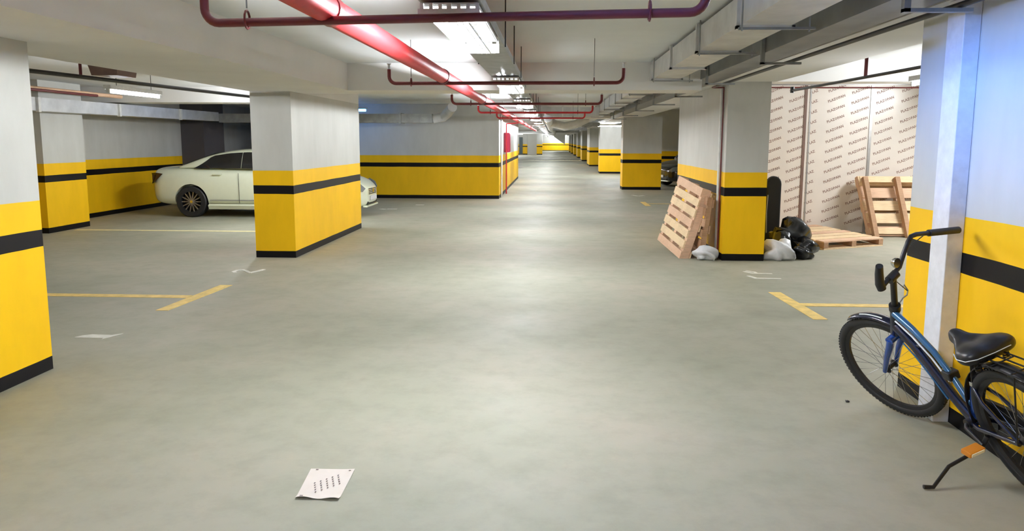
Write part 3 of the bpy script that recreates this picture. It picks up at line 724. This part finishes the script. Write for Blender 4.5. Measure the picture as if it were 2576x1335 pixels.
# ------------------------------------------------------------------ bicycle
F = Vector((1.989, 4.359, .315)); psi, phi = 1.701, .408
H_ = Vector((math.cos(psi), math.sin(psi), 0)); lh = Vector((-math.sin(psi), math.cos(psi), 0)); zz = Vector((0, 0, 1))
UP = lh*math.sin(phi)+zz*math.cos(phi); LF = lh*math.cos(phi)-zz*math.sin(phi)
B = lambda a, b, c=0: F+H_*a+UP*b+LF*c
bk = root('bicycle', (2.1, 3.9, 0), 'blue and black bicycle leaning on its kickstand beside the nearest right pillar', 'bicycle')
O3 = (2.1, 3.9, 0)
def bp(mb, name, mat, parent=bk, **k): return mb.build(name, mat, parent, origin=O3, **k) if parent is bk else mb.build(name, mat, parent, origin=O3, **k)
def wheel(name, c, n, up, R=.332):
    n = n.normalized(); up = (up-n*up.dot(n)).normalized(); fw = n.cross(up)
    prof = [(R-.018+.027*math.cos(a), .026*math.sin(a)) for a in [k/12*2*PI for k in range(12)]]
    mb = MB().lathe(prof, c, n, fw, 64)
    for k in range(90):                                   # tread knobs
        a = k/90*2*PI; d = fw*math.cos(a)+up*math.sin(a); tt = n.cross(d)
        for s in (-1, 1):
            p = c+d*(R+.004)+n*(s*.012+.0)-tt*.006-d*.004
            mb.obox(p-n*.005, n*.010, tt*.012, d*.008)
    w = bp(mb, name, 'rub', smooth='auto')
    rp = [(R-.046, -.014), (R-.036, -.016), (R-.036, .016), (R-.046, .014), (R-.060, .008), (R-.060, -.008)]
    MB().lathe(rp, c, n, fw, 64).build('rim', 'black', w, origin=O3, smooth='auto')
    sp = MB()
    for k in range(32):
        a = k/32*2*PI; a2 = a+(.5 if k % 4 < 2 else -.5); s = 1 if k % 2 else -1
        d = fw*math.cos(a)+up*math.sin(a); d2 = fw*math.cos(a2)+up*math.sin(a2)
        sp.tube([c+d2*.024+n*s*.03, c+d*(R-.055)], .0012, 4)
    sp.build('spokes', 'spoke', w, origin=O3)
    MB().tube([c-n*.045, c-n*.032, c-n*.031, c+n*.031, c+n*.032, c+n*.045], [.012, .026, .014, .014, .026, .012], 16).build('hub', 'black', w, origin=O3, smooth='auto')
    return w, fw
az, el = .503, .466
wn = Vector((math.cos(az)*math.cos(el), math.sin(az)*math.cos(el), math.sin(el)))
sfw = Vector((math.cos(az+PI/2), math.sin(az+PI/2), 0)); sup = wn.cross(sfw)
fwheel, fw1 = wheel('front_wheel', F, wn, zz)
Rh = B(-1.075, .0); wheel('rear_wheel', Rh, LF, UP)
# fork
crown = B(-.197, .274)+0*UP
hb, ht, st = B(-.197, .274), B(-.286, .451), B(-.376, .644)
cr = hb-(ht-hb).normalized()*.02
for s in (-1, 1):
    o = wn*(.052*s); MB().tube([cr+o*.9+UP*.0, cr+o*1.05-(ht-hb).normalized()*.05, F+o+(cr-F)*.5, F+o*1.0], [.019, .020, .018, .013], 12).build('fork_blade', 'blue', bk, origin=O3, smooth='auto')
MB().tube([cr-wn*.058, cr+wn*.058], .023, 12).build('fork_crown', 'blue', bk, origin=O3, smooth='auto')
# front mudguard
def arcpts(c, e1, e2, R, a0, a1, n=16): return [c+e1*R*math.cos(a0+(a1-a0)*k/n)+e2*R*math.sin(a0+(a1-a0)*k/n) for k in range(n+1)]
def guard(c, n, fw, up, R, a0, a1, w, name, mat):
    b = MB(); rows = []
    for k in range(21):
        a = a0+(a1-a0)*k/20; d = fw*math.cos(a)+up*math.sin(a)
        rows.append([c+d*(R-.010*abs(j)**2)+n*w*j for j in (-1, -.5, 0, .5, 1)])
    R2 = [[b.bm.verts.new(p) for p in r] for r in rows]
    for A, Bq in zip(R2, R2[1:]):
        for j in range(4): b.bm.faces.new((A[j], A[j+1], Bq[j+1], Bq[j]))
    o = b.build(name, mat, bk, origin=O3, smooth=True)
    m = o.modifiers.new('s', 'SOLIDIFY'); m.thickness = .003
    return o
u1 = (zz-wn*zz.dot(wn)).normalized(); f1 = sfw
mg = guard(F, wn, f1, u1, .362, math.radians(58), math.radians(150), .034, 'front_mudguard', 'navy')
a = math.radians(72); 
st_b = MB()
for k in range(6):
    a0 = math.radians(74+k*4); a1 = math.radians(78+k*4); p0 = F+(f1*math.cos(a0)+u1*math.sin(a0))*.364-wn*.012; p1 = F+(f1*math.cos(a1)+u1*math.sin(a1))*.364-wn*.012
    st_b.tube([p0, p1], .004, 6)
st_b.build('reflective_strip', 'wstripe', mg, origin=O3)
guard(Rh, LF, H_, UP, .365, math.radians(-10), math.radians(178), .036, 'rear_mudguard', 'black')
# head tube, stem, bars
MB().tube([hb, ht], .026, 16).build('head_tube', 'navy', bk, origin=O3, smooth='auto')
MB().tube([ht-(ht-hb)*.05, ht+(st-ht)*.12], .030, 16).build('headset', 'black', bk, origin=O3, smooth='auto')
MB().tube([ht, st], .0165, 14).build('stem', 'black', bk, origin=O3, smooth='auto')
Bz = lambda n_, s_, f_=0: st+wn*n_+sup*s_+sfw*f_
hbar = MB().tube([Bz(-.096, .005), Bz(-.075, .008), Bz(-.02, .022), Bz(.02, .028), Bz(.063, .036), Bz(.115, .085), Bz(.172, .130), Bz(.20, .145), Bz(.24, .135), Bz(.54, -.008)], .0125, 12).build('handlebar', 'black', bk, origin=O3, smooth='auto')
MB().tube([Bz(-.03, .010), Bz(.03, .018)], .024, 12).build('bar_clamp', 'black', bk, origin=O3, smooth='auto')
gl = MB().tube([Bz(-.094, -.004), Bz(-.098, .03), Bz(-.103, .10, -.02), Bz(-.108, .152, -.04)], [.022, .023, .021, .018], 14)
gl.build('grip', 'rub', bk, origin=O3, smooth='auto')
MB().tube([Bz(.33, .092), Bz(.55, -.014)], [.0185, .0195], 14).build('grip', 'rub', bk, origin=O3, smooth='auto')
be = Bz(.045, .075); MB().tube([be-sfw*.012, be, be+sfw*.012, be+sfw*.018], [.026, .027, .020, .008], 16).build('bell', 'chrome', bk, origin=O3, smooth='auto')
bn = MB().tube([ht+wn*.02, ht+wn*.075+sup*.02, ht+wn*.11+sup*.018, ht+wn*.125+sup*.04, ht+wn*.11+sup*.085, ht+wn*.095+sup*.075], .004, 8)
bn.build('brake_noodle', 'galvd', bk, origin=O3, smooth='auto')
# frame tubes
bb = B(-.685, -.075); sj = B(-.745, .02)
MB().tube([B(-.29, .425, .012), B(-.42, .365, .012), B(-.55, .275, .012), B(-.645, .165, .012), B(-.70, .06, .01), sj], [.021, .017, .016, .016, .017, .018], 14).build('top_tube', 'teal', bk, origin=O3, smooth='auto')
MB().tube([B(-.31, .395, .033), B(-.43, .335, .033), B(-.55, .248, .033), B(-.64, .145, .033)], .0045, 8).build('white_decal', 'wstripe', bk, origin=O3, smooth='auto')
MB().tube([B(-.24, .33), B(-.36, .245), B(-.46, .14), B(-.58, .01), bb], [.030, .028, .026, .026, .028], 14).build('down_tube', 'navy', bk, origin=O3, smooth='auto')
MB().tube([B(-.30, .255, .027), B(-.38, .20, .027), B(-.46, .12, .027), B(-.56, .01, .027)], .0045, 8).build('blue_decal', 'teal', bk, origin=O3, smooth='auto')
MB().tube([B(-.36, .245), B(-.47, .275), B(-.56, .24)], .012, 10).build('gusset', 'navy', bk, origin=O3, smooth='auto')
MB().tube([bb, B(-.80, .19)], [.024, .020], 14).build('seat_tube', 'blue', bk, origin=O3, smooth='auto')
MB().tube([B(-.79, .16), B(-.85, .345)], .0145, 12).build('seat_post', 'black', bk, origin=O3, smooth='auto')
MB().tube([B(-.795, .175), B(-.80, .20)], .027, 12).build('seat_clamp', 'chrome', bk, origin=O3, smooth='auto')
for s in (-1, 1):
    MB().tube([B(-.80, .17, .018*s), B(-.88, .12, .045*s), Rh+LF*.055*s], .009, 10).build('seat_stay', 'navy', bk, origin=O3, smooth='auto')
    MB().tube([bb+LF*.02*s, B(-.78, -.06, .045*s), Rh+LF*.055*s-UP*.005], .011, 10).build('chain_stay', 'navy', bk, origin=O3, smooth='auto')
MB().tube([bb-LF*.045, bb+LF*.045], .026, 14).build('bottom_bracket', 'black', bk, origin=O3, smooth='auto')
MB().tube([bb-LF*.055, bb-LF*.062], .085, 28).build('chainring', 'black', bk, origin=O3, smooth='auto')
MB().prism([bb-LF*.064+UP*.08+H_*.05, bb-LF*.064+UP*.1-H_*.05, Rh-LF*.064+UP*.045, Rh-LF*.064-UP*.045, bb-LF*.064-UP*.1-H_*.04, bb-LF*.064-UP*.08+H_*.06], LF*-.018).build('chain_guard', 'black', bk, origin=O3)
# cranks and pedals
for s in (-1, 1):
    d = (H_*-.55+UP*-.28).normalized()*s if s > 0 else (H_*.6+UP*.75).normalized()
    if s > 0: d = (H_*-.80-UP*.05+zz*-.15).normalized()
    e = bb+LF*.07*s+d*.155
    MB().tube([bb+LF*.045*s, bb+LF*.062*s+d*.02, e], .011, 10).build('crank', 'black', bk, origin=O3, smooth='auto')
    p = MB(); pc = e+LF*.055*s
    p.obox(pc-LF*.040-H_*.035-zz*.011, LF*.08, H_*.07, zz*.022)
    pp = p.build('pedal', 'orange' if s > 0 else 'black', bk, origin=O3, bevel=.004)
    if s > 0: MB().obox(pc-LF*.032-H_*.039+zz*-.006, LF*.065, H_*.005, zz*.013).build('reflector', 'reflect', pp, origin=O3)
# kickstand
MB().tube([B(-.80, -.10, .03), B(-.79, -.15, .07), Vector((1.90, 3.50, .085)), Vector((1.80, 3.43, .012)), Vector((1.755, 3.43, .012))], [.012, .010, .009, .009, .010], 10).build('kickstand', 'black', bk, origin=O3, smooth='auto')
# lock box behind the head
MB().obox(B(-.60, .15, -.02), H_*-.06, UP*.045, LF*.06).build('tube_bracket', 'black', bk, origin=O3, bevel=.006)
# saddle, seen from its wide rear end
sc = B(-.875, .400, -.015); sf = H_.copy(); sl = LF.copy(); su = UP.copy()
rings = []
for k in range(13):
    f = k/12; a = -.13+.29*f
    w = interp([(0, .085), (.08, .130), (.3, .138), (.5, .095), (.75, .046), (.93, .036), (1, .020)], f)
    top = interp([(0, .030), (.1, .050), (.3, .046), (.5, .030), (.75, .034), (.9, .052), (1, .040)], f)
    bot = interp([(0, -.012), (.1, -.046), (.35, -.050), (.6, -.022), (1, .006)], f)
    ring = []
    for q in range(16):
        an = q/16*2*PI; y = math.cos(an)*w; sn = math.sin(an)
        z = (top*abs(sn)**.6 if sn > 0 else bot*abs(sn)**.5)
        if sn > 0 and f < .6: z -= .016*math.exp(-(y/.022)**2)
        ring.append(sc+sf*a+sl*y+su*z)
    rings.append(ring)
sd = MB().loft(rings).build('saddle', 'leather', bk, origin=O3, smooth=True, sub=1)
MB().tube([sc+sf*a+sl*y+su*.004 for a, y in ((.0, .110), (-.055, .136), (-.104, .128), (-.127, .086), (-.131, 0), (-.127, -.08))], .0022, 6).build('piping', 'wstripe', sd, origin=O3)
for s in (-1, 1):
    rl = MB().tube([sc+sf*.12+sl*.012*s-su*.0, sc+sf*.03+sl*.022*s-su*.045, sc-sf*.06+sl*.03*s-su*.045, sc-sf*.10+sl*.07*s-su*.02], .0038, 8).build('saddle_rail', 'galvd', bk, origin=O3, smooth='auto')
    hel = [sc-sf*.085+sl*.07*s-su*(.075-.055*k/40)+(sf*math.cos(k/40*2*PI*5)+sl*math.sin(k/40*2*PI*5))*.014 for k in range(41)]
    MB().tube(hel, .003, 5).build('saddle_spring', 'black', bk, origin=O3, smooth='auto')
# rear rack
rk = MB(); rz_ = .38
for c in (-.06, -.02, .02, .06): rk.tube([B(-.90, rz_, c), B(-1.30, rz_+.005, c)], .0042, 6)
for a in (-.93, -1.05, -1.17, -1.29): rk.tube([B(a, rz_-.002, -.065), B(a, rz_-.002, .065)], .0042, 6)
rack = rk.build('luggage_rack', 'black', bk, origin=O3, smooth='auto')
for s in (-1, 1):
    MB().tube([B(-1.2, rz_, .06*s), Rh+LF*.062*s], .004, 6).build('rack_strut', 'black', rack, origin=O3)
    MB().tube([B(-.90, rz_, .04*s), B(-.81, .20, .02*s)], .004, 6).build('rack_strut', 'black', rack, origin=O3)
# brake cable
MB().tube([Bz(.30, .10), Bz(.2, .06, .05), Bz(.06, -.05, .05), ht+wn*.12+sup*.04], .0028, 6).build('brake_cable', 'rub', bk, origin=O3, smooth='auto')

# ------------------------------------------------------------------ added unseen blue light, tints the top of the nearest right pillar
def area(name, loc, target, size, sizey, power, col, spread=180):
    l = bpy.data.lights.new(name, 'AREA'); l.shape = 'RECTANGLE'; l.size = size; l.size_y = sizey; l.energy = power; l.color = col; l.spread = math.radians(spread)
    o = bpy.data.objects.new(name, l); COL.objects.link(o); o.location = loc
    o.rotation_euler = (Vector(target)-Vector(loc)).to_track_quat('-Z', 'Y').to_euler(); return o
area('blue_fill_light', (-2.4, 1.3, 2.2), (2.3, 3.9, 2.74), .6, .15, 44, (.13, .34, 1.), 36)
t = root('strip_light', (-2.43, 1.28, 2.23), 'slim added housing for the unseen blue fill light near the camera', 'ceiling light')  # housing made up for the added blue light
MB().box((-2.95, 1.0, 2.24), (-2.42, 1.5, 2.268)).build('housing', 'white', t)
MB().box((-2.47, 1.0, 2.13), (-2.44, 1.6, 2.24)).build('shade', 'white', t)
w = bpy.data.worlds.new('w'); SC.world = w; w.use_nodes = True
w.node_tree.nodes['Background'].inputs[0].default_value = (.6, .65, .75, 1); w.node_tree.nodes['Background'].inputs[1].default_value = .02

# ------------------------------------------------------------------ camera
cam = bpy.data.cameras.new('camera'); co = bpy.data.objects.new('camera', cam); COL.objects.link(co)
cam.sensor_fit = 'HORIZONTAL'; cam.sensor_width = 36; cam.lens = 1880/2576*36
cam.shift_x = 0; cam.shift_y = -(667.5-605)/2576
cam.clip_end = 300; cam.clip_start = .05
co.matrix_world = Matrix.Translation((0, 0, 1.62)) @ Matrix(((.998511, -.0098, .05366), (.054486, .132398, -.989698), (.002595, .991148, .132735))).to_4x4()
SC.camera = co
vs = SC.view_settings; vs.view_transform = 'Standard'; vs.look = 'None'; vs.gamma = 1; vs.use_curve_mapping = False; vs.exposure = 0.64
SC.cycles.use_denoising = True; SC.cycles.max_bounces = 6; SC.cycles.diffuse_bounces = 4; SC.cycles.glossy_bounces = 3
SC.cycles.use_adaptive_sampling = True; SC.cycles.adaptive_threshold = .05; SC.cycles.adaptive_min_samples = 20
SC.cycles.sample_clamp_indirect = 6; SC.cycles.caustics_reflective = False; SC.cycles.caustics_refractive = False
for o in bpy.data.objects:
    if '_o' in o.keys(): del o['_o']
